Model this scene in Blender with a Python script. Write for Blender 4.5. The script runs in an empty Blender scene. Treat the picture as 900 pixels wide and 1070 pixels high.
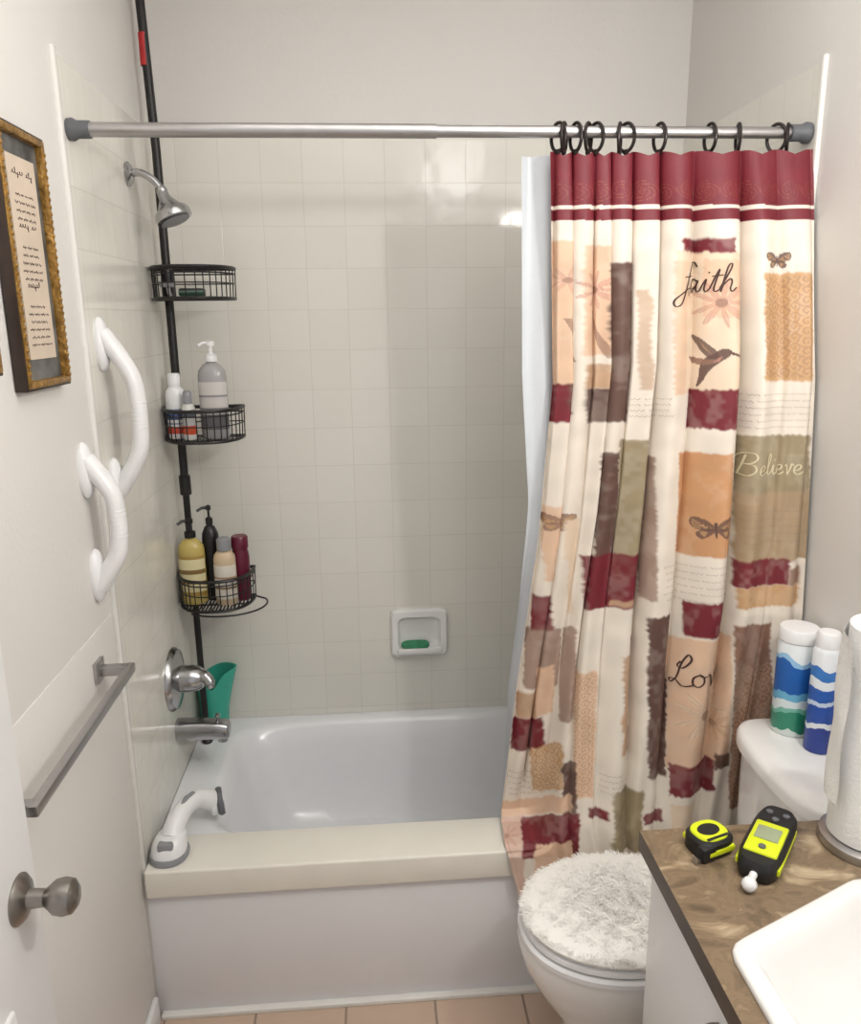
import bpy, bmesh, math, random
import numpy as np
from mathutils import Vector, Matrix
random.seed(7); rng=np.random.default_rng(7)
scene=bpy.context.scene
COL=scene.collection
try: scene.view_settings.view_transform='Standard'
except Exception: pass

# ------------------------------------------------------------ materials
def lin(c):
    return tuple(((v/255)/12.92 if v/255<=0.04045 else ((v/255+0.055)/1.055)**2.4) for v in c)
def lin4(c): return (*lin(c),1.0)
def mat(name,col,rough=.5,metal=0.,noise=0.,nscale=20.,bump=0.,bscale=60.,coat=0.,spec=None,trans=0.):
    m=bpy.data.materials.new(name); m.use_nodes=True; nt=m.node_tree; b=nt.nodes['Principled BSDF']
    b.inputs['Roughness'].default_value=rough; b.inputs['Metallic'].default_value=metal
    b.inputs['Coat Weight'].default_value=coat
    if spec is not None: b.inputs['Specular IOR Level'].default_value=spec
    b.inputs['Transmission Weight'].default_value=trans
    tc=nt.nodes.new('ShaderNodeTexCoord')
    n=nt.nodes.new('ShaderNodeTexNoise'); n.inputs['Scale'].default_value=nscale; n.inputs['Detail'].default_value=4
    nt.links.new(tc.outputs['Object'],n.inputs['Vector'])
    r=nt.nodes.new('ShaderNodeValToRGB')
    lo=tuple(max(0,v*(1-noise)) for v in lin(col)); hi=tuple(min(1,v*(1+noise)) for v in lin(col))
    r.color_ramp.elements[0].position=.3; r.color_ramp.elements[1].position=.7
    r.color_ramp.elements[0].color=(*lo,1); r.color_ramp.elements[1].color=(*hi,1)
    nt.links.new(n.outputs['Fac'],r.inputs['Fac']); nt.links.new(r.outputs['Color'],b.inputs['Base Color'])
    if bump>0:
        n2=nt.nodes.new('ShaderNodeTexNoise'); n2.inputs['Scale'].default_value=bscale; n2.inputs['Detail'].default_value=3
        nt.links.new(tc.outputs['Object'],n2.inputs['Vector'])
        bp=nt.nodes.new('ShaderNodeBump'); bp.inputs['Strength'].default_value=bump; bp.inputs['Distance'].default_value=.01
        nt.links.new(n2.outputs['Fac'],bp.inputs['Height']); nt.links.new(bp.outputs['Normal'],b.inputs['Normal'])
    return m
def mat_tile(name,axes,off,pitch,c1,c2,mort,msize,rough,bump=.3,wob=.05):
    m=bpy.data.materials.new(name); m.use_nodes=True; nt=m.node_tree; N=nt.nodes; Lk=nt.links; b=N['Principled BSDF']
    tc=N.new('ShaderNodeTexCoord'); sx=N.new('ShaderNodeSeparateXYZ'); Lk.new(tc.outputs['Object'],sx.inputs[0])
    cb=N.new('ShaderNodeCombineXYZ')
    for i in range(2):
        a=N.new('ShaderNodeMath'); a.operation='ADD'; a.inputs[1].default_value=-off[i]+pitch*40
        Lk.new(sx.outputs[axes[i]],a.inputs[0]); Lk.new(a.outputs[0],cb.inputs[i])
    br=N.new('ShaderNodeTexBrick'); br.offset=0; br.squash=1
    br.inputs['Scale'].default_value=1; br.inputs['Brick Width'].default_value=pitch; br.inputs['Row Height'].default_value=pitch
    br.inputs['Mortar Size'].default_value=msize; br.inputs['Mortar Smooth'].default_value=.3; br.inputs['Bias'].default_value=0
    br.inputs['Color1'].default_value=lin4(c1); br.inputs['Color2'].default_value=lin4(c2); br.inputs['Mortar'].default_value=lin4(mort)
    Lk.new(cb.outputs[0],br.inputs['Vector'])
    n=N.new('ShaderNodeTexNoise'); n.inputs['Scale'].default_value=5; n.inputs['Detail'].default_value=6; Lk.new(tc.outputs['Object'],n.inputs['Vector'])
    mx=N.new('ShaderNodeMix'); mx.data_type='RGBA'; mx.blend_type='MULTIPLY'; mx.inputs['Factor'].default_value=wob
    Lk.new(br.outputs['Color'],mx.inputs['A'])
    hs=N.new('ShaderNodeHueSaturation'); hs.inputs['Saturation'].default_value=0; Lk.new(n.outputs['Color'],hs.inputs['Color']); Lk.new(hs.outputs[0],mx.inputs['B'])
    Lk.new(mx.outputs['Result'],b.inputs['Base Color'])
    b.inputs['Roughness'].default_value=rough
    inv=N.new('ShaderNodeMath'); inv.operation='MULTIPLY_ADD'; inv.inputs[1].default_value=-1; inv.inputs[2].default_value=1; Lk.new(br.outputs['Fac'],inv.inputs[0])
    n3=N.new('ShaderNodeTexNoise'); n3.inputs['Scale'].default_value=9; Lk.new(tc.outputs['Object'],n3.inputs['Vector'])
    ad=N.new('ShaderNodeMath'); ad.operation='MULTIPLY_ADD'; ad.inputs[1].default_value=2.6; Lk.new(n3.outputs['Fac'],ad.inputs[0]); Lk.new(inv.outputs[0],ad.inputs[2])
    bp=N.new('ShaderNodeBump'); bp.inputs['Strength'].default_value=bump; bp.inputs['Distance'].default_value=.003
    Lk.new(ad.outputs[0],bp.inputs['Height']); Lk.new(bp.outputs['Normal'],b.inputs['Normal'])
    return m
def mat_bands(name,stops,rough=.35,metal=0.,wv=.05):
    """constant colour bands over the object's generated height"""
    m=bpy.data.materials.new(name); m.use_nodes=True; nt=m.node_tree; N=nt.nodes; b=N['Principled BSDF']
    tc=N.new('ShaderNodeTexCoord'); sx=N.new('ShaderNodeSeparateXYZ'); nt.links.new(tc.outputs['Generated'],sx.inputs[0])
    r=N.new('ShaderNodeValToRGB'); r.color_ramp.interpolation='CONSTANT'
    r.color_ramp.elements[0].position=0; r.color_ramp.elements[0].color=lin4(stops[0][1])
    r.color_ramp.elements[1].position=stops[1][0] if len(stops)>1 else 1; r.color_ramp.elements[1].color=lin4(stops[1][1] if len(stops)>1 else stops[0][1])
    for p,c in stops[2:]:
        e=r.color_ramp.elements.new(p); e.color=lin4(c)
    n=N.new('ShaderNodeTexNoise'); n.inputs['Scale'].default_value=1.6; nt.links.new(tc.outputs['Generated'],n.inputs['Vector'])
    ma=N.new('ShaderNodeMath'); ma.operation='MULTIPLY_ADD'; ma.inputs[1].default_value=wv; nt.links.new(n.outputs['Fac'],ma.inputs[0]); 
    sb=N.new('ShaderNodeMath'); sb.operation='SUBTRACT'; sb.inputs[1].default_value=wv/2; nt.links.new(sx.outputs[2],ma.inputs[2]); nt.links.new(ma.outputs[0],sb.inputs[0])
    nt.links.new(sb.outputs[0],r.inputs['Fac']); nt.links.new(r.outputs['Color'],b.inputs['Base Color'])
    b.inputs['Roughness'].default_value=rough; b.inputs['Metallic'].default_value=metal
    return m

M_wall=mat('wall_paint',(222,219,215),.6,noise=.015,nscale=3,bump=.08,bscale=90)
M_ceil=mat('ceiling_paint',(238,236,232),.7,noise=.01,bump=.05)
TC1,TC2,TM=(231,228,220),(228,225,216),(218,214,204)
M_tback=mat_tile('tile_back',(0,2),(.170,2.162),.1155,TC1,TC2,TM,.0012,.15)
M_tside=mat_tile('tile_side',(1,2),(.0516,2.162),.1155,TC1,TC2,TM,.0012,.15)
M_floor=mat_tile('tile_floor',(0,1),(.246,-.002),.2227,(205,180,160),(196,172,152),(150,132,118),.0035,.4,bump=.4)
M_bull=mat('tile_bullnose',(230,228,223),.2,noise=.02)
M_tub=mat('tub_enamel',(234,235,238),.2,noise=.01,coat=.1)
M_deck=mat('tub_deck_cream',(234,230,220),.3,noise=.025,nscale=8)
M_apron=mat('tub_apron_white',(230,229,231),.35,noise=.015,nscale=6)
M_porc=mat('porcelain_white',(236,235,233),.12,noise=.01,coat=.4)
M_chrome=mat('chrome',(178,178,180),.2,1.,noise=.03)
M_nickel=mat('brushed_nickel',(150,146,141),.3,1.,noise=.06,nscale=50)
M_satin=mat('satin_steel',(184,182,182),.36,1.,noise=.04,nscale=40)
M_black=mat('black_metal',(24,22,23),.4,noise=.1)
M_bring=mat('bronze_black_ring',(38,30,28),.35,.4,noise=.1)
M_white=mat('white_plastic',(234,234,235),.3,noise=.01)
M_grayp=mat('grey_plastic',(140,142,146),.4,noise=.02)
M_dgray=mat('dark_grey_rubber',(96,98,102),.5,noise=.03)
M_paintw=mat('door_paint',(228,228,228),.35,noise=.01,nscale=4)
M_gold=mat('gold_leaf',(160,122,62),.35,.6,noise=.4,nscale=70,bump=.5,bscale=90)
M_dwood=mat('dark_wood_frame',(52,38,30),.4,noise=.3,nscale=30)
M_matb=mat('marbled_mat',(92,92,90),.6,noise=.6,nscale=28)
M_paper=mat('parchment_paper',(206,190,172),.7,noise=.06,nscale=15)
M_ink=mat('ink_brown',(70,45,40),.7)
M_inkfaint=mat('ink_small',(140,126,116),.8)
M_inkpale=mat('ink_pale',(215,203,170),.8)
M_teal=mat('teal_plastic',(62,172,150),.3,noise=.05)
M_green=mat('green_sponge',(70,150,110),.8,noise=.2,nscale=60,bump=.5,bscale=200)
M_liner=mat('vinyl_liner',(218,223,228),.35,noise=.02,nscale=6)
M_yellow=mat('safety_yellow',(214,226,32),.4,noise=.03)
M_blk=mat('black_rubber',(24,24,26),.5,noise=.05)
M_lcd=mat('lcd_screen',(150,160,130),.2,noise=.05)
M_redlab=mat('red_sticker',(178,36,38),.5,noise=.05)
M_fur=mat('shaggy_fibre',(250,248,243),.8,noise=.02,nscale=90)
M_tissue=mat('paper_towel_sheet',(238,237,235),.85,noise=.01,nscale=40,bump=.25,bscale=150)
def counter_mat():
    m=bpy.data.materials.new('brown_marbled_laminate'); m.use_nodes=True; nt=m.node_tree; N=nt.nodes; b=N['Principled BSDF']
    tc=N.new('ShaderNodeTexCoord'); mp=N.new('ShaderNodeMapping'); mp.inputs['Rotation'].default_value=(0,0,.7); mp.inputs['Scale'].default_value=(1,1.4,1)
    nt.links.new(tc.outputs['Object'],mp.inputs[0])
    n=N.new('ShaderNodeTexNoise'); n.inputs['Scale'].default_value=8.5; n.inputs['Detail'].default_value=8; n.inputs['Roughness'].default_value=.6; n.inputs['Distortion'].default_value=1.4
    nt.links.new(mp.outputs[0],n.inputs['Vector'])
    r=N.new('ShaderNodeValToRGB'); cr=r.color_ramp
    cr.elements[0].position=.28; cr.elements[0].color=lin4((82,68,54)); cr.elements[1].position=.70; cr.elements[1].color=lin4((190,172,144))
    for p,c in ((.40,(108,91,72)),(.48,(132,113,90)),(.53,(120,102,81)),(.60,(152,132,106))):
        e=cr.elements.new(p); e.color=lin4(c)
    nt.links.new(n.outputs['Fac'],r.inputs['Fac']); nt.links.new(r.outputs['Color'],b.inputs['Base Color'])
    b.inputs['Roughness'].default_value=.28
    return m
M_counter=counter_mat()
M_cedge=mat('laminate_edge',(70,58,48),.4,noise=.25,nscale=25)

# ------------------------------------------------------------ mesh helpers
class MB:
    def __init__(s): s.v=[]; s.f=[]; s.mi=[]; s.sm=[]
    def add(s,vs,fs,mi=0,smooth=True):
        o=len(s.v); s.v+= [tuple(map(float,v)) for v in vs]
        for f in fs: s.f.append(tuple(i+o for i in f)); s.mi.append(mi); s.sm.append(smooth)
        return s
    def box(s,a,b,bev=0.,mi=0,seg=2,M=None):
        bm=bmesh.new(); bmesh.ops.create_cube(bm,size=1)
        for v in bm.verts: v.co=Vector(((a[0]+b[0])/2+v.co.x*(b[0]-a[0]),(a[1]+b[1])/2+v.co.y*(b[1]-a[1]),(a[2]+b[2])/2+v.co.z*(b[2]-a[2])))
        if bev>0: bmesh.ops.bevel(bm,geom=list(bm.edges),offset=bev,segments=seg,profile=.5,affect='EDGES')
        if M is not None: bm.transform(M)
        bm.verts.index_update()
        s.add([v.co[:] for v in bm.verts],[[v.index for v in f.verts] for f in bm.faces],mi,bev>0); bm.free(); return s
    def loft(s,loops,mi=0,cap0=True,cap1=True,closed=True,smooth=True):
        n=len(loops[0]); vs=[p for L in loops for p in L]; fs=[]
        for k in range(len(loops)-1):
            for i in range(n if closed else n-1):
                j=(i+1)%n; fs.append((k*n+i,k*n+j,(k+1)*n+j,(k+1)*n+i))
        if cap0: fs.append(tuple(range(n-1,-1,-1)))
        if cap1: fs.append(tuple((len(loops)-1)*n+i for i in range(n)))
        return s.add(vs,fs,mi,smooth)
    def lathe(s,prof,c=(0,0,0),axis=(0,0,1),n=32,mi=0,cap=True,sc=(1,1)):
        ax=Vector(axis).normalized(); q=Vector((0,0,1)).rotation_difference(ax); c=Vector(c)
        loops=[[tuple(c+q@Vector((sc[0]*r*math.cos(2*math.pi*i/n),sc[1]*r*math.sin(2*math.pi*i/n),z))) for i in range(n)] for r,z in prof]
        return s.loft(loops,mi,cap,cap)
    def tube(s,pts,rad,n=12,mi=0,cap=True,closed=False,flat=1.):
        pts=[Vector(p) for p in pts]; m=len(pts)
        if not hasattr(rad,'__len__'): rad=[rad]*m
        loops=[]; up=None
        for i,p in enumerate(pts):
            if closed: t=(pts[(i+1)%m]-pts[i-1]).normalized()
            else: t=(pts[min(i+1,m-1)]-pts[max(i-1,0)]).normalized()
            if up is None:
                up=Vector((0,0,1)) if abs(t.z)<.9 else Vector((0,1,0))
            a=t.cross(up)
            if a.length<1e-4: a=t.orthogonal()
            a.normalize(); b=a.cross(t).normalized(); up=b
            loops.append([tuple(p+a*math.cos(2*math.pi*k/n)*rad[i]+b*math.sin(2*math.pi*k/n)*rad[i]*flat) for k in range(n)])
        if closed: loops.append(loops[0]); cap=False
        return s.loft(loops,mi,cap,cap)
def smooth_path(P,k=8,closed=False):
    P=[np.array(p,float) for p in P]; out=[]; n=len(P)
    for i in range(n if closed else n-1):
        p0=P[i-1] if (i>0 or closed) else P[0]; p1=P[i]; p2=P[(i+1)%n]; p3=P[(i+2)%n] if (i+2<n or closed) else P[-1]
        for j in range(k):
            t=j/k; out.append(.5*((2*p1)+(-p0+p2)*t+(2*p0-5*p1+4*p2-p3)*t*t+(-p0+3*p1-3*p2+p3)*t**3))
    if not closed: out.append(P[-1])
    return out
def mkobj(name,mb,mats,parent=None):
    me=bpy.data.meshes.new(name); me.from_pydata(mb.v,[],mb.f)
    if not isinstance(mats,(list,tuple)): mats=[mats]
    for m in mats: me.materials.append(m)
    me.polygons.foreach_set('material_index',mb.mi); me.polygons.foreach_set('use_smooth',mb.sm)
    bm=bmesh.new(); bm.from_mesh(me); bmesh.ops.recalc_face_normals(bm,faces=bm.faces); bm.to_mesh(me); bm.free()
    me.update()
    try: me.set_sharp_from_angle(angle=math.radians(38))
    except Exception: pass
    ob=bpy.data.objects.new(name,me); COL.objects.link(ob)
    if parent is not None:
        ob.parent=parent; ob.matrix_parent_inverse=Matrix.Translation(-Vector(parent.location))
    return ob
def tag(ob,label,cat,group=None):
    ob['label']=label; ob['category']=cat
    if group: ob['group']=group
    return ob
def thing(name,loc,label,cat,group=None):
    e=bpy.data.objects.new(name,None); e.empty_display_size=.05; e.location=loc; COL.objects.link(e)
    return tag(e,label,cat,group)
def struct(name,mb,mats):
    o=mkobj(name,mb,mats); o['kind']='structure'; return o
def sell(cx,cy,a,b,z,e=2.,n=64):
    out=[]
    for i in range(n):
        t=2*math.pi*i/n; c,s=math.cos(t),math.sin(t)
        out.append((cx+a*math.copysign(abs(c)**(2/e),c),cy+b*math.copysign(abs(s)**(2/e),s),z))
    return out

# ------------------------------------------------------------ room
W,B,H=1.5,.7516,2.62; YF=-2.5; HT=2.162; TT=.006; TY0=.024
m=MB(); m.box((-.1,YF,0),(-0,B+.1,H)); m.box((-.001,TY0,.0),(TT,B,HT),mi=1); struct('wall_left',m,[M_wall,M_tside])
m=MB(); m.box((W,YF,0),(W+.1,B+.1,H)); m.box((W-TT,TY0,.0),(W+.001,B,HT),mi=1); struct('wall_right',m,[M_wall,M_tside])
m=MB(); m.box((0,B,0),(W,B+.1,H)); m.box((TT,B-TT,0),(W-TT,B+.001,HT),mi=1); struct('wall_back',m,[M_wall,M_tback])
m=MB(); m.box((-.1,YF,-.1),(W+.1,B+.1,0)); struct('floor',m,M_floor)
m=MB(); m.box((-.1,YF,H),(W+.1,B+.1,H+.1)); struct('ceiling',m,M_ceil)
m=MB(); m.box((-.001,.006,.0),(.009,TY0+.001,HT+.012),.003); struct('trim_1',m,M_bull)
m=MB(); m.box((W-.009,.012,.0),(W+.001,TY0+.001,HT+.012),.003); struct('trim_2',m,M_bull)
m=MB(); m.box((.0,-.67,.0),(.003,-.004,1.062),.0012); struct('trim_3',m,M_wall)
m=MB(); m.box((.003,-.67,0),(.016,-.018,.075),.003); struct('baseboard_left',m,M_paintw)
m=MB(); m.box((.016,-.016,0),(W,.003,.012),.002); struct('trim_4',m,M_bull)

# ------------------------------------------------------------ bathtub
tub=thing('bathtub',(0.75,.37,0),'white enamel alcove bathtub with a cream front ledge','bathtub')
m=MB(); x0,x1,y0,y1=.008,W-.008,.012,B-.008; zt=.408
cxm,cym=(x0+x1)/2,(y0+y1)/2
def rr(cx,cy,a,b,z,e): return sell(cx,cy,a,b,z,e,96)
icx,icy=.775,.417
loops=[rr(cxm,cym,(x1-x0)/2,(y1-y0)/2,.33,200),rr(cxm,cym,(x1-x0)/2,(y1-y0)/2,zt,200),
 rr(icx,icy,.668,.294,zt,9),rr(icx,icy,.658,.286,zt-.005,8),rr(icx,icy,.645,.275,zt-.020,7),rr(icx+.0,icy,.63,.262,zt-.07,6),
 rr(icx+.01,icy,.60,.245,.22,5.5),rr(icx+.015,icy,.57,.228,.14,5),rr(icx+.015,icy,.53,.20,.10,4.5),rr(icx+.015,icy,.44,.15,.088,4),rr(icx,icy,.1,.04,.084,3)]
m.loft(loops,cap0=False)
mkobj('basin',m,M_tub,tub)
m=MB(); m.box((.008,.002,.0),(W-.008,.03,.35),.002); mkobj('apron',m,M_apron,tub)
m=MB(); m.box((.010,-.012,.345),(W-.010,.128,.418),.006,seg=3); mkobj('ledge',m,M_deck,tub)
m=MB(); m.lathe([(.0005,0),(.03,0),(.03,.004),(.0005,.005)],(.34,.42,.0855)); mkobj('drain',m,M_chrome,tub)

# ------------------------------------------------------------ shower rod
rod=thing('curtain_rod',(0,.05,2.036),'long satin metal shower rod with grey end caps','curtain rod')
m=MB(); m.tube([(.012,.05,2.036),(.72,.05,2.036)],.0135,24); m.tube([(.72,.05,2.036),(W-.012,.05,2.036)],.0115,24); mkobj('pole',m,M_satin,rod)
for xx,sg_ in ((.006,1),(W-.006,-1)):
    m=MB(); m.lathe([(.0005,0),(.020,0),(.021,.010),(.0165,.018),(.0165,.042),(.0005,.042)],(xx,.05,2.036),(sg_,0,0)); mkobj('end_cap',m,M_dgray,rod)

# ------------------------------------------------------------ curtain surface
def sst(a,b,x): t=np.clip((x-a)/(b-a),0,1); return t*t*(3-2*t)
fold_u=np.array([-.06,.015,.085,.175,.235,.32,.425,.555,.735,.86,.99,1.1])
fold_k=np.arange(len(fold_u))
fold_a=np.array([.8,1.,1.25,.7,1.3,.95,1.15,.8,1.1,.6,.7,.8])
def phase(u):
    P=0
    for d in (-.016,0,.016): P=P+np.interp(u+d,fold_u,fold_k)
    return P/3
def spacing(u): return np.interp(u,(fold_u[1:]+fold_u[:-1])/2,np.diff(fold_u))
def mean_surf(u,s):
    zR=2.0-s*(2.0-.372)
    YA=np.interp(-zR,[-2.0,-1.5,-1.0,-.6,-.372],[.05,.045,.03,-.02,-.052])
    YB=np.interp(-zR,[-2.0,-1.86,-1.54,-1.04,-.8,-.372],[.022,-.012,-.074,-.116,-.096,-.064])
    yR=YA+(YB-YA)*sst(.2,1.,u)
    YL=np.interp(s,[0,.45,.8695,.89,.927,.94,1],[.05,.065,.105,.085,.0,-.024,-.030]); ZL=np.interp(s,[0,.8695,.89,.927,.94,1],[2.0,.455,.430,.428,.41,.30])
    w=1-sst(.10,.26,u)
    Y=w*YL+(1-w)*yR; Z=w*ZL+(1-w)*zR
    xl=np.interp(s,[0,.262,.4555,.675,.866,.927,1],[.952,.974,.95,.905,.877,.868,.90])
    X=xl+(1.492-xl)*u
    return X,Y,Z,w
def surf(u,s):
    X,Y,Z,w=mean_surf(u,s); sp=spacing(u)*.54
    calm=1-.85*sst(.44,.55,u)*(1-sst(.80,.90,u))
    wob=(.13*np.sin(2.6*s+5*u)+.07*np.sin(5.3*s+11*u+1.))*sst(0,.25,s)*calm
    ph=phase(u)+wob
    fa_=np.interp(u,fold_u,fold_a)*(1+.30*np.sin(3.7*s+9*u)*sst(.05,.4,s))
    A=np.minimum(.054,.62*sp)*fa_*(.55+.45*sst(0,.10,s))*(1-.25*sst(.45,1,s))
    A=A*(1-.85*w*sst(.78,.87,s))*(1-.45*(1-w)*sst(.72,.95,s))*(1-.42*sst(.62,.95,u))
    bul=np.abs(np.sin(np.pi*ph))**.85
    Y=Y-A*(bul-.55)
    sec=.005*np.sin(2*np.pi*ph*1.5+3*s)*(1-w*sst(.78,.87,s))*sst(.0,.25,s)
    Y=Y+sec+.005*np.sin(7*s+9*u)*sst(.05,.3,s)*(1-w*sst(.78,.87,s))
    edge=np.clip(np.minimum(u,1-u)*22,0,1)
    X=X-(.30-.20*sst(.36,.5,u))*A*np.sin(2*np.pi*ph)*edge*(1-.6*w*sst(.8,.9,s))
    Z=Z-.010*(1-np.abs(np.cos(np.pi*ph)))*(1-sst(0,.05,s))
    Z=Z+w*sst(.885,.90,s)*(1-sst(.915,.93,s))*.004*(1+np.sin(40*u))
    low=(Z<.43)&(s>.93); Y=np.where(low,np.minimum(Y,-.016),Y)
    return X,Y,Z
ZT_b=np.array([158,230,400,480,560,640,720,850,890,940]); ZT_z=np.array([2.0,1.866,1.53,1.363,1.19,1.0,.80,.46,.36,.29])
def cloth(u,s):
    """cloth print coordinates (print units)"""
    X,Y,Z,w=mean_surf(u,s); k=1.718/(Y+1.668)
    ze=1.6755-(1.6755-Z)*k; b=np.interp(-ze,-ZT_z,ZT_b); xe=(X-.5735)*k
    a=388+(b-158)*.0175+xe/(.00202+5e-7*(b-158)); return a,b
def inv_cloth(a,b):
    a=np.asarray(a,float); b=np.asarray(b,float); u=np.clip((a-570)/285,0,1); s=np.clip((b-158)/735,0,1)
    for _ in range(12):
        A0,B0=cloth(u,s); h=1e-3; A1,B1=cloth(u+h,s); A2,B2=cloth(u,s+h)
        j11=(A1-A0)/h;j12=(A2-A0)/h;j21=(B1-B0)/h;j22=(B2-B0)/h; D=j11*j22-j12*j21
        ea=a-A0; eb=b-B0; u=np.clip(u+.8*(ea*j22-j12*eb)/D,0.002,.998); s=np.clip(s+.8*(j11*eb-j21*ea)/D,0.002,.995)
    return u,s
NU,NS=540,740
uu=np.linspace(0,1,NU); ss=np.linspace(0,1,NS); U,S=np.meshgrid(uu,ss)
X,Y,Z=surf(U,S); A,Bc=cloth(U,S)
def vnoise(x,y,seed):
    r=np.random.default_rng(seed).random((256,256)); xi=np.floor(x).astype(int); yi=np.floor(y).astype(int); fx=x-xi; fy=y-yi
    fx=fx*fx*(3-2*fx); fy=fy*fy*(3-2*fy); g=lambda i,j:r[i%256,j%256]
    return (g(xi,yi)*(1-fx)+g(xi+1,yi)*fx)*(1-fy)+(g(xi,yi+1)*(1-fx)+g(xi+1,yi+1)*fx)*fy
C=np.zeros(A.shape+(3,)); 
CR=(228,218,205); MA=(114,30,42); DB=(96,70,62); PE=(218,184,156); TA=(188,154,124); GO=(194,154,111); OL=(152,137,108); OR=(198,146,104); BR=(140,105,88); PK=(200,144,128); LT=(224,202,178)
C[:]=lin(CR)
mott=.93+.14*vnoise(A/14,Bc/14,3)
cloud=vnoise(A/12,Bc/18,11)*.6+vnoise(A/4,Bc/5,12)*.4
ra=A+2.4*(vnoise(A/26,Bc/2.6,1)-.5)+2.6*(vnoise(A/9,Bc/16,5)-.5); rb=Bc+2.4*(vnoise(A/2.6,Bc/26,2)-.5)+2.6*(vnoise(A/16,Bc/9,6)-.5)
def put(mask,c,al=1.): 
    mm=mask.astype(float)[...,None]*al; C[:]=C*(1-mm)+np.array(lin(c))*mm
def R(a0,b0,a1,b1,c,al=1.):
    s_=lambda v:np.clip(v/2.4+.5,0,1)
    mk=s_(ra-a0)*s_(a1-ra)*s_(rb-b0)*s_(b1-rb)*(.88+.12*sst(.3,.6,cloud)); put(mk,c,al)
def poly(pts,c,al=1.):
    ins=np.zeros(A.shape,bool); n=len(pts)
    for i in range(n):
        x1_,y1_=pts[i]; x2_,y2_=pts[(i+1)%n]
        cnd=((y1_>Bc)!=(y2_>Bc)); xx=(x2_-x1_)*(Bc-y1_)/((y2_-y1_) if y2_!=y1_ else 1e-9)+x1_
        ins^=cnd&(A<xx)
    put(ins,c,al)
def swirl(a0,b0,a1,b1,c,al=.6,p=11.):
    fx=(A/p)%1-.5; fy=((Bc/p)+.5*(np.floor(A/p)%2))%1-.5; r=np.hypot(fx,fy); th=np.arctan2(fy,fx)
    put((ra>a0)&(ra<a1)&(rb>b0)&(rb<b1)&(np.sin(r*17-th)>.35),c,al)
def flower(ca,cb,r,c,al=.6):
    d=np.hypot(A-ca,Bc-cb); th=np.arctan2(Bc-cb,A-ca); pet=.62+.38*np.cos(th*9+.6*np.sin(5*th))
    put(d<r*pet,c,al*.7); put((d<r*pet)&(np.sin(th*36+d*.4)>.3),BR,al*.35); put(d<r*.18,BR,al)
def butterfly(ca,cb,w,c,al=.85):
    def sm(P): return [tuple(p) for p in smooth_path(P,5,True)]
    for sx in (-1,1):
        poly(sm([(ca,cb-w*.05),(ca+sx*w*.3,cb-w*.5),(ca+sx*w*.85,cb-w*.62),(ca+sx*w*1.0,cb-w*.35),(ca+sx*w*.8,cb-w*.02),(ca+sx*w*.3,cb+w*.06)]),c,al)
        poly(sm([(ca,cb),(ca+sx*w*.5,cb+w*.03),(ca+sx*w*.72,cb+w*.28),(ca+sx*w*.5,cb+w*.5),(ca+sx*w*.2,cb+w*.3)]),c,al)
        for k in range(4):
            poly([(ca+sx*w*.12,cb-w*.1),(ca+sx*w*.88,cb-w*(.52-.15*k)),(ca+sx*w*.90,cb-w*(.44-.15*k))],GO,.75)
        poly(sm([(ca+sx*w*.3,cb+w*.12),(ca+sx*w*.55,cb+w*.15),(ca+sx*w*.42,cb+w*.38)]),GO,.7)
    poly([(ca-w*.06,cb-w*.4),(ca+w*.06,cb-w*.4),(ca+w*.03,cb+w*.4),(ca-w*.03,cb+w*.4)],DB)
# blocks
R(576,250,600,432,PE); flower(590,290,15,PK); R(583,400,600,432,DB); R(574,400,590,440,MA)
R(608,255,636,368,PE); flower(622,300,20,PK,.8); R(632,272,655,440,DB); R(608,405,650,440,DB); R(608,378,632,405,TA)
poly([(588,330),(592,330),(604,375),(600,375)],BR,.7); poly([(614,322),(618,322),(636,372),(630,372)],BR,.7)
R(667,300,675,408,TA,.7)
R(702,262,772,412,LT); R(735,270,775,330,PE); flower(750,315,27,PK,.7); flower(716,305,14,PE,.6); R(700,272,714,412,PE,.8)
R(707,248,762,263,MA); R(719,407,771,449,MA)
# hummingbird
SMP=lambda P:[tuple(p) for p in smooth_path(P,5,True)]
poly(SMP([(733,379),(738,373),(745,369),(750,364.5),(755,363.5),(758.5,367),(757,371),(751,377),(744,384),(739,391),(735,399),(729,405),(731,394)]),DB,.95)
poly(SMP([(748,373),(741,374),(733,366),(728,357),(724,348),(732,352),(740,359),(747,366)]),DB,.9)
poly(SMP([(746,376),(740,381),(732,381),(724,378),(718,372),(727,373),(738,375)]),BR,.9)
poly([(731,354),(738,363),(744,371),(735,362)],GO,.6); poly([(742,380),(748,374),(752,371),(749,377)],PK,.7)
poly([(756,366),(772,372.6),(771.5,374.6),(756,369.4)],DB,1.)
R(796,284,852,400,GO); swirl(797,288,850,396,BR,.45)
butterfly(812,272,15,DB,.9)
R(623,472,643,604,DB); R(643,460,672,600,OL); R(671,478,686,628,BR,.8); R(607,580,666,636,MA); R(640,628,664,634,TA)
R(707,475,760,584,OR); swirl(709,480,758,580,GO,.5,9); butterfly(743,556,20,DB)
R(772,458,850,592,OL); R(772,520,850,592,TA,.4); R(770,590,826,618,MA); R(772,618,842,640,GO); R(826,600,842,618,BR)
R(567,528,582,604,PE); butterfly(581,545,17,BR); R(556,618,578,654,MA); R(590,540,600,640,LT)
R(717,630,755,666,MA); R(678,645,701,812,DB); R(701,668,768,802,PE); flower(735,745,28,LT,.7); flower(752,760,16,GO,.5)
poly([(735,700),(739,700),(737,800),(733,800)],BR,.4)
R(704,797,753,831,MA); R(753,790,769,806,DB); R(770,657,812,852,BR); swirl(770,700,811,850,TA,.5,10)
R(648,684,660,786,TA); poly([(655,664),(661,664),(659,690),(656,690)],MA); R(642,822,674,894,OL); R(676,848,698,862,MA); R(706,840,730,890,LT)
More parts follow.
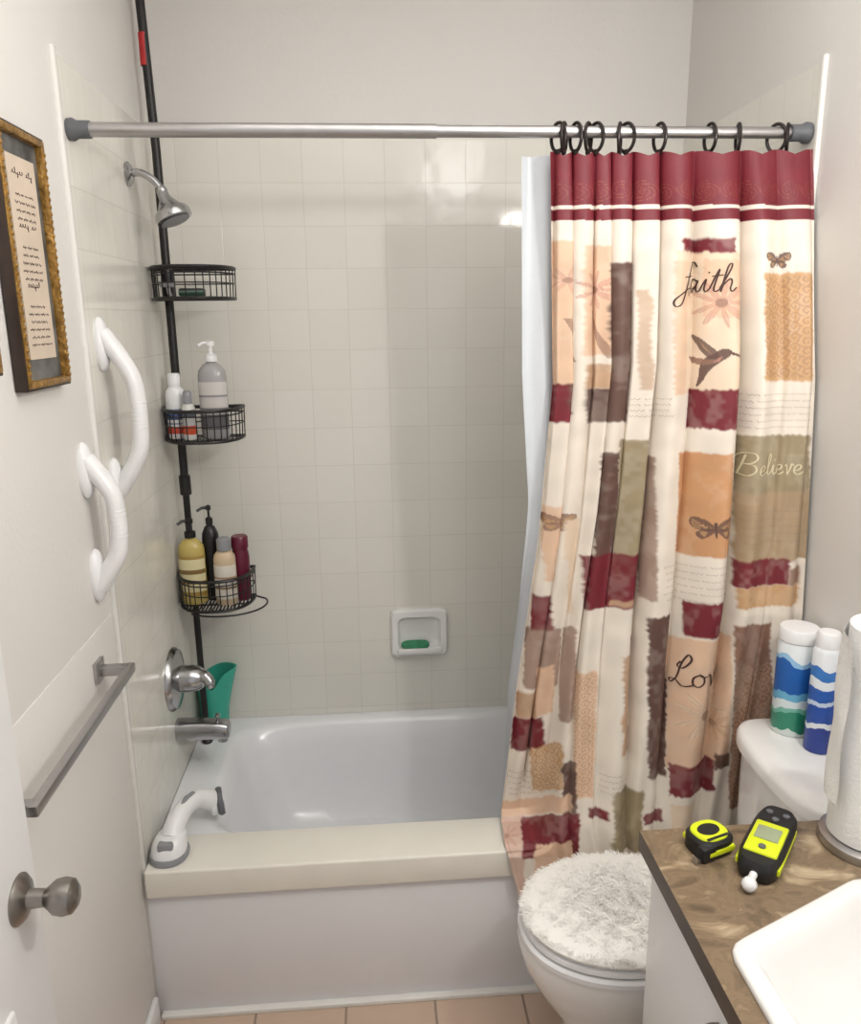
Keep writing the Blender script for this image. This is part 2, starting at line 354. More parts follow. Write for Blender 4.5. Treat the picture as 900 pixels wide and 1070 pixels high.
R(548,652,584,712,BR,.8); R(556,690,576,740,PE); R(534,742,567,775,MA); R(540,716,562,742,TA); R(586,652,600,750,BR,.8); R(602,700,622,832,PE); swirl(603,702,620,830,TA,.7,8)
R(588,792,605,850,DB); R(556,772,588,820,GO); swirl(558,772,586,818,LT,.6,8); R(616,842,638,852,MA)
R(505,828,600,846,PE); R(505,846,548,960,(210,180,164)); R(546,848,608,900,MA); R(560,880,600,960,PE)
flower(530,870,14,PK,.5)
# top band
put(Bc<214,MA); put((Bc>=214)&(Bc<218),CR); put((Bc>=218)&(Bc<230),MA)
fa=(A/22.)%1-.5
put((Bc>188)&(Bc<210)&(np.abs(np.sin(np.hypot(fa*22,(Bc-199))*.9-2*np.arctan2(Bc-199,fa*22)))<.25)&(np.hypot(fa*22,(Bc-199))<11),(150,84,62),.6)
C*=mott[...,None]
idx=np.arange(NU*NS).reshape(NS,NU)
q=np.stack([idx[:-1,:-1],idx[1:,:-1],idx[1:,1:],idx[:-1,1:]],-1).reshape(-1,4)
verts=np.stack([X,Y,Z],-1).reshape(-1,3)
# lettering ribbons on the cloth
G={'a':([[(.7,.8),(.4,1),(.05,.6),(.1,.1),(.4,0),(.7,.5),(.72,.9),(.72,.3),(.85,0),(1.05,.2)]],1.0),
'i':([[(0,.2),(.25,.95),(.25,.25),(.4,0),(.6,.2)],[(.3,1.4),(.36,1.48)]],.6),
't':([[(0,.2),(.3,1.7),(.25,.3),(.4,0),(.65,.2)],[(-.05,1.15),(.6,1.25)]],.6),
'h':([[(0,.2),(.35,1.8),(.25,2.1),(.12,1.7),(.1,0),(.15,.5),(.45,.95),(.6,.7),(.6,.2),(.75,0),(1.0,.3)]],.9),
'f':([[(1.3,1.9),(1.0,2.3),(.6,1.8),(.35,.5),(.15,-.9),(-.2,-1.1),(-.3,-.6),(.3,.1),(.75,.3)],[(.0,1.1),(.9,1.2)]],.8),
'o':([[(.45,1),(.1,.7),(.1,.2),(.4,0),(.7,.3),(.65,.8),(.4,1),(.6,.8),(.9,.85)]],.95),
'v':([[(0,.85),(.15,.95),(.3,.4),(.38,0),(.6,.6),(.68,1.05),(.85,.85)]],.85),
'e':([[(0,.35),(.4,.5),(.55,.8),(.35,1),(.1,.7),(.12,.2),(.4,0),(.8,.3)]],.85),
'l':([[(0,.2),(.4,1.6),(.3,2.1),(.12,1.6),(.12,.3),(.3,0),(.6,.25)]],.6),
'L':([[(.5,1.8),(.3,1.4),(.7,1.3),(1.1,2),(.9,2.4),(.55,1.6),(.35,.5),(0,.0),(-.15,.25),(.3,.25),(.8,-.15),(1.4,.1)]],1.25),
'B':([[(.35,2.1),(.25,1.1),(.1,0)],[(-.25,1.7),(.1,2.2),(.8,2.3),(1.1,1.8),(.8,1.3),(.35,1.15)],[(.35,1.15),(.95,1.05),(1.15,.5),(.7,-.02),(.0,.12)]],1.4)}
rib=[]
def word(t,a,b,h,mi,w=1.6,slant=.25,ang=0):
    x=0
    for ch in t:
        st,adv=G[ch]
        for k in st:
            rib.append(([(a+(x+px_+slant*py_)*h*math.cos(ang)+py_*h*math.sin(ang),b-py_*h*math.cos(ang)+(x+px_)*h*math.sin(ang)) for px_,py_ in k],w,mi))
        x+=adv
def scrib(a0,a1,b,mi=2,n=1,dy=6,w=.5):
    for r_ in range(n):
        a=a0+random.uniform(0,4); bb=b+r_*dy
        while a<a1-3:
            L_=random.uniform(7,17); e=min(a+L_,a1); k=max(3,int((e-a)/1.3))
            rib.append(([(a+(e-a)*i/k,bb+(1.3 if i%2 else -.9)*random.uniform(.5,1)) for i in range(k+1)],w,mi)); a=e+random.uniform(2,3)
word('faith',707,303,13.6,1,1.5,.2)
word('Believe',775,500,10.4,3,1.4,.15)
word('Love',706,714,12.8,1,1.6,.12)
scrib(772,848,414,n=6,dy=7); scrib(656,700,416,n=4,dy=6); scrib(691,766,594,n=6,dy=7)
scrib(530,584,797,n=5,dy=6); scrib(630,652,806,n=4,dy=6); scrib(776,840,540,n=5,dy=8)
rv=[];rf=[];rm=[];base=len(verts)
for pts,w,mi in rib:
    P=np.array(smooth_path(pts,6 if mi!=2 else 1)); T=np.gradient(P,axis=0); T/=np.maximum(np.linalg.norm(T,axis=1,keepdims=True),1e-6)
    Nn=np.stack([-T[:,1],T[:,0]],1); wid=w*(.55+.45*np.abs(T[:,1:2]))
    Lf=P+Nn*wid/2; Rt=P-Nn*wid/2; Q=np.concatenate([Lf,Rt]); u_,s_=inv_cloth(Q[:,0],Q[:,1])
    x_,y_,z_=surf(u_,s_); e=1e-3
    xa,ya,za=surf(u_+e,s_); xb,yb_,zb=surf(u_,s_+e)
    nn=np.cross(np.stack([xa-x_,ya-y_,za-z_],1),np.stack([xb-x_,yb_-y_,zb-z_],1)); nn/=np.maximum(np.linalg.norm(nn,axis=1,keepdims=True),1e-12)
    nn*=np.where(nn[:,1:2]>0,-1,1)
    V=np.stack([x_,y_,z_],1)+nn*.0014; o=base+len(rv); n=len(P)
    rv+=V.tolist()
    for i in range(n-1): rf.append((o+i,o+i+1,o+n+i+1,o+n+i)); rm.append(mi)
def cloth_mat():
    m=bpy.data.materials.new('curtain_print'); m.use_nodes=True; nt=m.node_tree; N=nt.nodes; b=N['Principled BSDF']
    at=N.new('ShaderNodeVertexColor'); at.layer_name='print'; nt.links.new(at.outputs['Color'],b.inputs['Base Color'])
    b.inputs['Roughness'].default_value=.55
    tc=N.new('ShaderNodeTexCoord'); n=N.new('ShaderNodeTexNoise'); n.inputs['Scale'].default_value=250; nt.links.new(tc.outputs['Object'],n.inputs['Vector'])
    bp=N.new('ShaderNodeBump'); bp.inputs['Strength'].default_value=.15; bp.inputs['Distance'].default_value=.002; nt.links.new(n.outputs['Fac'],bp.inputs['Height']); nt.links.new(bp.outputs['Normal'],b.inputs['Normal'])
    return m
M_cloth=cloth_mat()
cur=thing('shower_curtain',(1.22,.05,.40),'cream patchwork print fabric shower curtain with burgundy top band','shower curtain')
me=bpy.data.meshes.new('curtain_cloth'); allv=verts.tolist()+rv
me.from_pydata(allv,[],q.tolist()+rf)
for mm_ in (M_cloth,M_ink,M_inkfaint,M_inkpale): me.materials.append(mm_)
me.polygons.foreach_set('material_index',[0]*len(q)+rm); me.polygons.foreach_set('use_smooth',[True]*(len(q)+len(rf)))
ca=me.color_attributes.new('print','FLOAT_COLOR','POINT'); cc=np.ones((len(allv),4),np.float32); cc[:base,:3]=np.clip(C.reshape(-1,3),0,1); ca.data.foreach_set('color',cc.ravel())
me.update(); ob=bpy.data.objects.new('curtain_cloth',me); COL.objects.link(ob); ob.parent=cur; ob.matrix_parent_inverse=Matrix.Translation(-Vector(cur.location))
ob['label']='cream cloth printed with burgundy, tan and brown blocks and script words'
# liner
lin_t=thing('shower_liner',(.95,.09,.30),'white vinyl shower curtain liner hanging inside the tub','curtain liner')
m=MB(); NL,ML=60,80; vs=[]
for j in range(ML):
    s=j/(ML-1); z=2.0-1.62*s
    xl=np.interp(s,[0,.28,.46,.62,.75,1],[.903,.912,.932,.915,.895,.885])
    for i in range(NL):
        u=i/(NL-1); x=xl+(.30+.1*u)*u
        y=.100+.10*max(0,s-.5)+.010*math.sin(u*26+s*1.5)*(1-.3*s)+.004*math.sin(u*9)
        if z<.46: y=max(y,.165)
        vs.append((x,y,z))
m.add(vs,[(j*NL+i,j*NL+i+1,(j+1)*NL+i+1,(j+1)*NL+i) for j in range(ML-1) for i in range(NL-1)])
mkobj('liner_sheet',m,M_liner,lin_t)
# rings
def ring_mesh():
    m=MB(); pts=[]
    for i in range(28):
        t=2*math.pi*i/28; pts.append((0,.019*math.cos(t),-.010+.027*math.sin(t)))
    m.tube(pts,.0036,8,closed=True); m.lathe([(.0005,-.005),(.005,-.004),(.0065,0),(.005,.004),(.0005,.005)],(0,0,-.038),(1,0,0),12)
    return m
rmesh=None
for i,(x,tilt) in enumerate([(.968,.6),(.980,-.5),(1.004,.4),(1.030,-.6),(1.046,.6),(1.095,-.4),(1.109,.7),(1.178,.35),(1.284,.25),(1.343,-.2),(1.425,.8),(1.448,-.5)]):
    if rmesh is None:
        o=mkobj('curtain_ring',ring_mesh(),M_bring); rmesh=o.data
    else:
        o=bpy.data.objects.new('curtain_ring',rmesh); COL.objects.link(o)
    o.location=(x,.05,2.036); o.rotation_euler=(0,0,tilt); tag(o,'dark bronze curtain ring looped over the shower rod','curtain ring','curtain rings on the shower rod')

# ------------------------------------------------------------ pole caddy
PX,PY=.040,.60
cad=thing('shower_caddy',(PX,PY,.414),'black tension pole corner caddy with three wire baskets','shower caddy')
m=MB(); m.tube([(PX,PY,.425),(PX,PY,1.22)],.0095,16); m.tube([(PX,PY,1.2),(PX,PY,2.1),(PX-.012,PY,H-.012)],.0115,16)
m.lathe([(.012,0),(.016,.003),(.016,.055),(.012,.06)],(PX,PY,1.19)); m.lathe([(.016,0),(.017,.006),(.010,.016)],(PX,PY,.4085)); m.lathe([(.012,0),(.024,.012),(.022,.02)],(PX-.012,PY,H-.021))
mkobj('pole',m,M_black,cad)
m=MB(); m.lathe([(.0122,0),(.0122,.075)],(PX-.008,PY,2.30),cap=False); mkobj('sticker',m,M_redlab,cad)
def basket(z0,z1,tray=False):
    m=MB(); cx,cy,rx,ry=.113,.605,.106,.136
    def sc_(t,n=36):
        c,s=math.cos(-math.pi*t/n),math.sin(-math.pi*t/n); e=2/2.5
        return math.copysign(abs(c)**e,c),math.copysign(abs(s)**e,s)
    def D(sc,z,n=36):
        pts=[(cx+rx*sc*sc_(t)[0],cy+ry*sc*sc_(t)[1],z) for t in range(n+1)]
        return pts+[(cx-rx*sc+2*rx*sc*k/8,cy,z) for k in range(1,8)]
    m.tube(D(1,z1),.0050,8,closed=True); m.tube(D(.98,z0),.0045,8,closed=True); m.tube(D(.985,z1-.014),.0022,6,closed=True); m.tube(D(.99,(z0+z1)*.5),.0018,6,closed=True)
    for t in range(0,37,2):
        c,s=sc_(t)
        m.tube([(cx+rx*c,cy+ry*s,z1),(cx+rx*.98*c,cy+ry*.98*s,z0)],.0016,6)
    for k in range(1,22):
        x=cx-rx+2*rx*k/22; yy=cy-ry*.98*max(0,1-abs((x-cx)/rx)**2.5)**(1/2.5); m.tube([(x,cy,z0),(x,yy,z0)],.0026,6)
    m.tube([(cx-rx*.85,cy-.065,z0-.003),(cx+rx*.85,cy-.065,z0-.003)],.0026,6)
    m.lathe([(.012,0),(.0165,.003),(.0165,z1-z0),(.012,z1-z0+.003)],(PX,PY,z0))
    if tray:
        pts=[(cx+.025+(rx+.012)*math.cos(t),cy-.05+.1*math.sin(t),z0-.008) for t in np.linspace(-math.pi*.75,math.pi*.12,30)]
        m.tube(pts,.0028,8); m.tube([pts[-1],(cx+rx*.9,cy,z0)],.0025,6)
    return mkobj('basket',m,M_black,cad)
ZB=[1.730,1.357,.880]
basket(ZB[0],1.808); basket(ZB[1],1.440); basket(ZB[2],.968,True)

def bottle(name,x,y,z,r,h,label,cap,bodymat,capmat,flat=1.,neck=.35,capr=.62,lab=None):
    t=thing(name,(x,y,z),label,'bottle'); m=MB(); hb=h
    prof=[(r*.86,0),(r,.006),(r,hb*.80),(r*.93,hb*.88),(r*max(.6,neck),hb*.96),(r*neck,hb*.985),(r*neck,hb)]
    n=32; loops=[[(x+rr_*math.cos(2*math.pi*i/n),y+flat*rr_*math.sin(2*math.pi*i/n),z+zz) for i in range(n)] for rr_,zz in prof]
    m.loft(loops); mkobj('bottle_body',m,bodymat,t)
    if lab:
        lo,hi,lm=lab; m=MB(); rr2=r+.0008; ps=[math.radians(d_) for d_ in range(-165,-14,10)]
        vs=[(x+rr2*math.cos(p),y+(flat*rr2)*math.sin(p)-(.0004),z+h*f) for f in (lo,hi) for p in ps]; k=len(ps)
        m.add(vs,[(i,i+1,k+i+1,k+i) for i in range(k-1)]); mkobj('paper_label',m,lm,t)
    m=MB()
    if cap=='pump':
        m.lathe([(r*.42,0),(r*.42,.016),(r*.2,.02),(r*.14,.022),(r*.14,.04),(r*.3,.041),(r*.3,.052),(r*.12,.055)],(x,y,z+h))
        m.tube([(x,y,z+h+.048),(x-.016,y-.012,z+h+.049),(x-.028,y-.02,z+h+.042)],.0042,8); mkobj('pump',m,capmat,t)
    else:
        m.lathe([(r*capr,-.006),(r*(capr+.02),0),(r*capr,.026),(r*(capr-.12),.03)],(x,y,z+h)); mkobj('bottle_cap',m,capmat,t)
    return t
b0=ZB[1]+.0050
bottle('shampoo_bottle',.046,.548,b0,.026,.145,'white shampoo bottle with red and blue label bands','flip',M_white,M_white,lab=(.1,.62,mat_bands('white_label_bottle',[(0,(205,72,52)),(.25,(235,235,232)),(.33,(150,160,190)),(.39,(235,235,232)),(.5,(70,90,140)),(.72,(225,225,225)),(.82,(120,130,160)),(.88,(230,230,230))],wv=0)))
bottle('conditioner_bottle',.086,.512,b0,.018,.10,'small white bottle with orange and grey label','flip',mat_bands('small_label_bottle',[(0,(215,215,212)),(.15,(205,84,48)),(.38,(200,200,200)),(.6,(90,95,105)),(.8,(210,210,205))]),M_grayp)
bottle('pump_bottle',.150,.540,b0,.038,.205,'clear grey pump bottle with a pale printed label','pump',mat('smoky_bottle',(165,163,164),.15,noise=.05),M_white,flat=.7,lab=(.12,.74,mat_bands('clear_label_bottle',[(0,(100,100,104)),(.32,(196,192,190)),(.42,(130,128,128)),(.46,(200,196,192)),(.62,(196,192,190)),(.68,(140,138,138)),(.73,(204,200,196))],.3,wv=0)))
b0=ZB[2]+.0050
M_yb=mat('golden_soap_liquid',(192,172,100),.2,noise=.06)
bottle('body_wash_bottle',.054,.545,b0,.037,.195,'yellow liquid pump bottle with a black pump','pump',M_yb,M_black,flat=.72,lab=(.14,.74,mat_bands('yellow_bottle',[(0,(170,140,70)),(.1,(222,212,168)),(.3,(150,120,66)),(.36,(222,212,168)),(.55,(130,104,60)),(.66,(222,212,168)),(.92,(170,140,70))],.3,wv=0)))
bottle('lotion_bottle',.104,.574,b0,.024,.225,'slim black pump bottle','pump',M_black,M_black)
bottle('body_lotion_bottle',.148,.528,b0,.031,.165,'tan and white lotion bottle with grey cap','flip',mat('tan_plastic',(200,178,148),.35,noise=.04),M_grayp,flat=.8,lab=(.12,.72,mat_bands('tan_bottle',[(0,(222,216,206)),(.3,(150,120,90)),(.36,(222,216,206)),(.6,(170,140,110)),(.66,(219,212,201))],wv=0)))
M_mar=mat('maroon_plastic',(96,24,48),.3,noise=.05)
bottle('hair_bottle',.187,.564,b0,.025,.160,'dark maroon tube bottle with a wide lid','flip',M_mar,M_mar,neck=.8,capr=.95)
t=thing('soap_bar',(.12,.54,ZB[0]+.005),'dark green soap pack lying in the wire basket','soap')
m=MB(); m.box((.085,.51,ZB[0]+.005),(.150,.55,ZB[0]+.026),.006); mkobj('wrapper',m,mat_bands('green_dark_pack',[(0,(36,66,52)),(.5,(96,120,108)),(.7,(42,46,46))]),t)
t=thing('razor',(.055,.53,ZB[0]+.005),'white disposable razor resting in the wire basket','razor')
m=MB(); m.tube(smooth_path([(.052,.57,ZB[0]+.010),(.056,.54,ZB[0]+.014),(.060,.515,ZB[0]+.030)],6),.005,10); mkobj('handle',m,M_white,t)
m=MB(); m.box((.042,.500,ZB[0]+.028),(.080,.514,ZB[0]+.040),.003); mkobj('razor_head',m,M_grayp,t)

# teal scoop cup
cupx,cupy=.056,.668
t=thing('rinse_cup',(cupx,cupy,.409),'teal plastic flared rinse cup standing on the tub corner','cup')
m=MB(); loops=[]
for r,z,tl in [(.036,0,0),(.041,.005,0),(.045,.08,.0),(.047,.14,.006),(.048,.175,.016),(.049,.195,.024),(.046,.195,.024),(.044,.14,.006),(.042,.08,0),(.034,.01,0)]:
    lp=[]
    for i in range(48):
        a_=2*math.pi*i/48; fl=max(0,z-.10)/.095*.60*max(0,math.cos(a_))**3
        nt_=-.030*math.exp(-((math.atan2(math.sin(a_+1.4),math.cos(a_+1.4)))/.45)**2)*max(0,z-.14)/.055
        lp.append((cupx+r*math.cos(a_)*(1+fl),cupy+r*math.sin(a_),.409+z+nt_+tl*math.cos(a_-.3)))
    loops.append(lp)
m.loft(loops); mkobj('cup_body',m,M_teal,t)

# ------------------------------------------------------------ shower head
sh=thing('shower_head',(.006,.431,2.018),'chrome shower head on a curved wall arm','shower head')
m=MB(); m.lathe([(.0005,0),(.028,0),(.028,.004),(.02,.012),(.011,.014)],(.006,.431,2.018),(1,0,0)); mkobj('flange',m,M_chrome,sh)
HC=Vector((.085,.431,1.978)); HA=(.42,-.12,-1)
m=MB(); m.tube(smooth_path([(.008,.431,2.018),(.035,.431,2.021),(.062,.431,2.008),tuple(HC+Vector((-.003,0,.008)))],8),.009,14); m.lathe([(.0005,-.014),(.011,-.009),(.014,0),(.011,.009),(.0005,.014)],HC+Vector((0,0,.002)),(.4,-.1,-1)); mkobj('arm',m,M_chrome,sh)
m=MB(); m.lathe([(.0005,0),(.013,.0),(.015,.018),(.028,.038),(.042,.050),(.045,.058),(.044,.070),(.038,.073),(.0005,.074)],HC,HA,40); mkobj('spray_bell',m,M_chrome,sh)
m=MB(); q_=Vector((0,0,1)).rotation_difference(Vector(HA).normalized())
m.lathe([(.0005,0),(.034,0),(.036,.001),(.030,.003),(.012,.0035),(.0005,.002)],HC+q_@Vector((0,0,.0735)),HA,32); mkobj('spray_face',m,M_grayp,sh)
# ------------------------------------------------------------ valve + spout
va=thing('shower_valve',(.006,.405,.713),'round chrome shower valve with single lever handle','faucet')
m=MB(); m.lathe([(.0005,0),(.088,0),(.088,.005),(.080,.016),(.058,.022),(.038,.026),(.0005,.026)],(.006,.405,.713),(1,0,0),48); mkobj('escutcheon',m,M_chrome,va)
m=MB(); m.lathe([(.038,0),(.037,.030),(.033,.052),(.026,.062),(.0005,.065)],(.028,.405,.713),(1,0,0)); m.tube(smooth_path([(.076,.405,.718),(.094,.396,.722),(.108,.388,.712),(.114,.382,.692)],8),[.019]*4+[.017]*8+[.015]*8+[.011]*5,14); mkobj('lever_handle',m,M_chrome,va)
sp=thing('tub_spout',(.006,.405,.56),'chrome tub spout on the tiled wall','tub spout')
m=MB(); loops=[]
for x,rx,dz,ry in [(.005,.029,0,.029),(.02,.029,0,.029),(.06,.028,-.001,.028),(.10,.027,-.002,.027),(.135,.027,-.004,.025),(.147,.025,-.006,.023),(.151,.020,-.007,.018)]:
    loops.append([(x,p[0],p[1]) for p in sell(.405,.56+dz,rx,ry,0,3.2,32)])
m.loft(loops); m.lathe([(.014,0),(.015,.022)],(.130,.405,.520)); mkobj('spout_body',m,M_chrome,sp)
m=MB(); m.lathe([(.0035,0),(.0035,.010),(.007,.012),(.007,.020),(.0005,.022)],(.120,.405,.582)); mkobj('diverter_knob',m,M_chrome,sp)

# ------------------------------------------------------------ grab bars on wall
def grab(y,z0,z1,dx,lab,x0=.006):
    t=thing('grab_bar',(x0,y,z0),lab,'grab bar','curved white wall grab bars')
    zc=(z0+z1)/2; hh=(z1-z0)/2
    for z,sg_ in ((z0,1),(z1,-1)):
        m=MB(); loops=[]
        for r,xx in [(.027,0),(.0285,.005),(.027,.011),(.022,.017),(.012,.021)]:
            loops.append([(x0+xx,y+r*math.cos(2*math.pi*i/32),z+sg_*.012+r*2.0*math.sin(2*math.pi*i/32)) for i in range(32)])
        m.loft(loops); mkobj('mount',m,M_white,t)
    P=smooth_path([(x0+.008,y,z1+.010),(x0+.022,y,z1-.010),(x0+.042,y,z1-.040),(x0+dx*.92,y,zc+hh*.46),(x0+dx,y,zc+hh*.15),(x0+dx,y,zc-hh*.15),(x0+dx*.92,y,zc-hh*.46),(x0+.042,y,z0+.040),(x0+.022,y,z0+.010),(x0+.008,y,z0-.010)],8)
    n_=len(P)-1; rr_=[.0200+.004*abs(math.cos(math.pi*i/n_))**2 for i in range(n_+1)]
    m=MB(); m.tube(P,rr_,20,flat=.82); mkobj('bar',m,M_white,t)
    m=MB()
    for i in range(-3,4):
        zz=zc+i*.009; m.lathe([(.0196,-.002),(.0206,0),(.0196,.002)],(x0+dx+.0003,y,zz),(0,0,1),20,cap=False,sc=(.82,1))
    mkobj('grip_ridges',m,M_white,t)
grab(.090,1.318,1.640,.070,'curved white grab bar mounted on the wall tile')
grab(-.068,1.158,1.400,.058,'shorter curved white grab bar mounted on painted wall',.0)

# ------------------------------------------------------------ suction tub handle
sg=thing('tub_grab_handle',(.05,.055,.418),'white and grey suction grab handle on the tub ledge','grab handle')
m=MB(); m.loft([sell(.057,.050,.045,.050,.4183,2.2,40),sell(.057,.050,.047,.052,.424,2.2,40),sell(.057,.050,.045,.048,.434,2.2,40)]); mkobj('suction_cup',m,M_grayp,sg)
m=MB(); m.lathe([(.0005,0),(.032,0),(.037,.008),(.034,.017),(.0005,.018)],(.142,.210,.452),(1,.25,.1),32); mkobj('suction_cup',m,M_dgray,sg)
m=MB(); m.loft([sell(.057,.050,.042,.045,.434,2.2,40),sell(.059,.054,.041,.043,.452,2.2,40),sell(.062,.060,.034,.036,.468,2.2,40),sell(.064,.066,.020,.022,.476,2.2,40)])
m.tube(smooth_path([(.062,.060,.458),(.068,.085,.480),(.082,.125,.494),(.102,.165,.492),(.124,.192,.472),(.140,.208,.454)],8),[.028-.005*math.sin(math.pi*i/40) for i in range(41)],18)
m.lathe([(.034,0),(.031,.012),(.020,.02)],(.141,.2095,.452),(-1,-.25,0),28); mkobj('grip',m,M_white,sg)
m=MB(); m.box((.038,.014,.442),(.076,.040,.470),.006); mkobj('release_tab',m,M_grayp,sg)
m=MB(); m.tube([(.0985,.158,.516),(.087,.134,.518),(.079,.112,.512)],[.006,.0075,.006],10,flat=.5); mkobj('grip_inlay',m,M_grayp,sg)

# ------------------------------------------------------------ towel bar
tb=thing('towel_bar',(.003,-.36,.986),'square satin metal towel bar on the painted wall','towel bar')
m=MB(); m.box((.060,-.612,.977),(.076,-.112,.995),.002); mkobj('bar',m,M_satin,tb)
for y in (-.600,-.126):
    m=MB(); m.box((.003,y-.022,.964),(.012,y+.022,1.008),.002); m.box((.010,y-.010,.976),(.066,y+.010,.996),.002); mkobj('bracket',m,M_satin,tb)

# ------------------------------------------------------------ frames
def frame(y0,y1,z0,z1,lab,full=True):
    t=thing('picture_frame',(0,(y0+y1)/2,z0),lab,'picture frame')
    m=MB()
    def ringf(o,x0,x1,w,bev,mi=0):
        m.box((x0,y0+o,z0+o),(x1,y0+o+w,z1-o),bev,mi); m.box((x0,y1-o-w,z0+o),(x1,y1-o,z1-o),bev,mi)
        m.box((x0,y0+o+w*.5,z0+o),(x1,y1-o-w*.5,z0+o+w),bev,mi); m.box((x0,y0+o+w*.5,z1-o-w),(x1,y1-o-w*.5,z1-o),bev,mi)
    ringf(0,.001,.022,.006,.002,1); ringf(.004,.001,.025,.012,.003,0)
    if full:
        k=int((z1-z0-.03)/.012)
        for yy in (y0+.010,y1-.010):
            for i in range(k): m.lathe([(.0005,0),(.0038,0),(.0030,.002),(.0005,.003)],(.0245,yy,z0+.018+i*.012),(1,0,0),8,mi=0)
    mkobj('frame_moulding',m,[M_gold,M_dwood],t)
    if not full:
        m=MB(); m.box((.002,y0+.010,z0+.010),(.01,y1-.010,z1-.010)); mkobj('picture',m,M_dwood,t); return
    m=MB(); m.box((.002,y0+.013,z0+.013),(.012,y1-.013,z1-.013)); mkobj('mat_board',m,M_matb,t)
    m=MB(); a,b,c,d=y0+.045,y1-.036,z0+.050,z1-.045; m.box((.010,a,c),(.0145,b,d))
    random.seed(3); z=d-.028; row=0
    while z>c+.022:
        big=row in (0,5,11); hgt=.010 if big else .0036; ym=(a+b)/2; half=(b-a)/2-.012-random.random()*.014; y=ym-half
        while y<ym+half-.006:
            L_=min(random.uniform(.5,1.)*(.06 if big else .022),ym+half-y); nl=max(2,int(L_/(hgt*.8))); P=[]
            for k in range(nl*7):
                ph=k/7; am=[1,1,1.9,1,-1.2,1][int(ph*1.7+row)%6]
                P.append((.0147,y+L_*ph/nl+hgt*.28*math.sin(2*math.pi*ph),z+hgt*.5*am*(1-math.cos(2*math.pi*ph))*.5))
            m.tube(P,.0008 if big else .00045,4,mi=1); y+=L_+hgt*.9
        z-= .032 if big else .0125; row+=1
    mkobj('printed_sheet',m,[M_paper,M_ink],t)
frame(-.325,-.133,1.564,1.981,'gold and dark framed script plaque on the painted wall')
frame(-.60,-.405,1.597,1.72,'small dark brown frame on the painted wall',False)

# ------------------------------------------------------------ door
d=thing('door_1',(.08,-1.06,.01),'white painted panel door standing open','door'); d['kind']='structure'
del d['label']; del d['category']
m=MB(); m.box((.065,-1.45,.012),(.098,-.690,2.03),.002)
for zz0,zz1 in ((.13,.83),(1.03,1.88)):
    for yy0,yy1 in ((-1.37,-1.12),(-1.05,-.80)):
        m.box((.090,yy0,zz0),(.104,yy1,zz1),.005); m.box((.095,yy0+.03,zz0+.03),(.109,yy1-.03,zz1-.03),.005)
mkobj('door_leaf',m,M_paintw,d)
m=MB(); KY,KZ=-.742,.945
m.lathe([(.0005,0),(.033,0),(.033,.003),(.027,.009),(.013,.014),(.0115,.034),(.015,.039),(.022,.047),(.0242,.058),(.022,.069),(.014,.075),(.0005,.077)],(.097,KY,KZ),(1,0,0),40); mkobj('door_knob',m,M_nickel,d)

# ------------------------------------------------------------ soap dish
sd=thing('soap_dish',(.71,B-TT,.605),'white ceramic soap dish recessed in the tiled wall','soap dish')
m=MB(); x0,x1,z0,z1=.617,.801,.605,.766; cx_,cz_=(x0+x1)/2,(z0+z1)/2; a_,b_=(x1-x0)/2,(z1-z0)/2
def sl(a,b,y,e=10): return [(p[0],y,p[1]) for p in [(q_[0],q_[1]) for q_ in sell(cx_,cz_,a,b,0,e,64)]]
m.loft([sl(a_,b_,B-TT),sl(a_,b_,B-TT-.012),sl(a_-.006,b_-.006,B-TT-.02),sl(a_-.022,b_-.024,B-TT-.02,6),sl(a_-.028,b_-.030,B-TT-.008,5),sl(a_-.036,b_-.038,B-TT-.002,4)],cap0=False)
m.box((x0+.022,B-TT-.045,z0+.022),(x1-.022,B-TT-.002,z0+.034),.005); m.box((x0+.022,B-TT-.048,z0+.022),(x1-.022,B-TT-.040,z0+.040),.0035)
mkobj('dish_body',m,M_porc,sd)
t=thing('soap_bar',(.70,.722,.640),'green soap bar lying in the ceramic dish','soap')
m=MB(); m.loft([sell(.695,.722,.040,.014,.6395,2.6,32),sell(.695,.722,.045,.017,.645,2.6,32),sell(.695,.722,.045,.017,.655,2.6,32),sell(.695,.722,.038,.013,.661,2.6,32)]); mkobj('soap',m,M_green,t)

# ------------------------------------------------------------ toilet
TY=-.255
to=thing('toilet',(1.15,TY,0),'white porcelain toilet with rounded tank','toilet')
m=MB(); lo=[]
for z,cx,a,b,e in [(0,1.17,.24,.115,2.6),(.03,1.17,.235,.11,2.6),(.12,1.17,.205,.095,2.4),(.20,1.15,.205,.11,2.3),(.28,1.12,.228,.142,2.2),(.34,1.10,.236,.161,2.2),(.385,1.09,.236,.168,2.2),(.40,1.09,.232,.165,2.2)]:
    lo.append(sell(cx,TY,a,b,z,e))
m.loft(lo); m.box((1.25,TY-.11,.28),(1.47,TY+.11,.42),.02,seg=3); mkobj('bowl',m,M_porc,to)
m=MB(); m.loft([sell(1.078,TY,.216,.166,.401,2.2),sell(1.078,TY,.222,.172,.406,2.2),sell(1.078,TY,.222,.172,.416,2.2),sell(1.078,TY,.216,.166,.421,2.2)]); mkobj('seat',m,M_white,to)
m=MB(); m.loft([sell(1.078,TY,.210,.162,.422,2.2),sell(1.078,TY,.216,.167,.428,2.2),sell(1.078,TY,.214,.165,.437,2.2),sell(1.078,TY,.194,.148,.443,2.2)]); m.box((1.265,TY-.09,.41),(1.295,TY+.09,.436),.006); mkobj('lid',m,M_white,to)
TC=-.305
m=MB(); m.loft([sell(1.42,TC,.062,.145,.42,4),sell(1.42,TC,.068,.155,.45,4),sell(1.417,TC,.074,.166,.62,3.4),sell(1.416,TC,.076,.170,.775,3.2)]); mkobj('tank',m,M_porc,to)
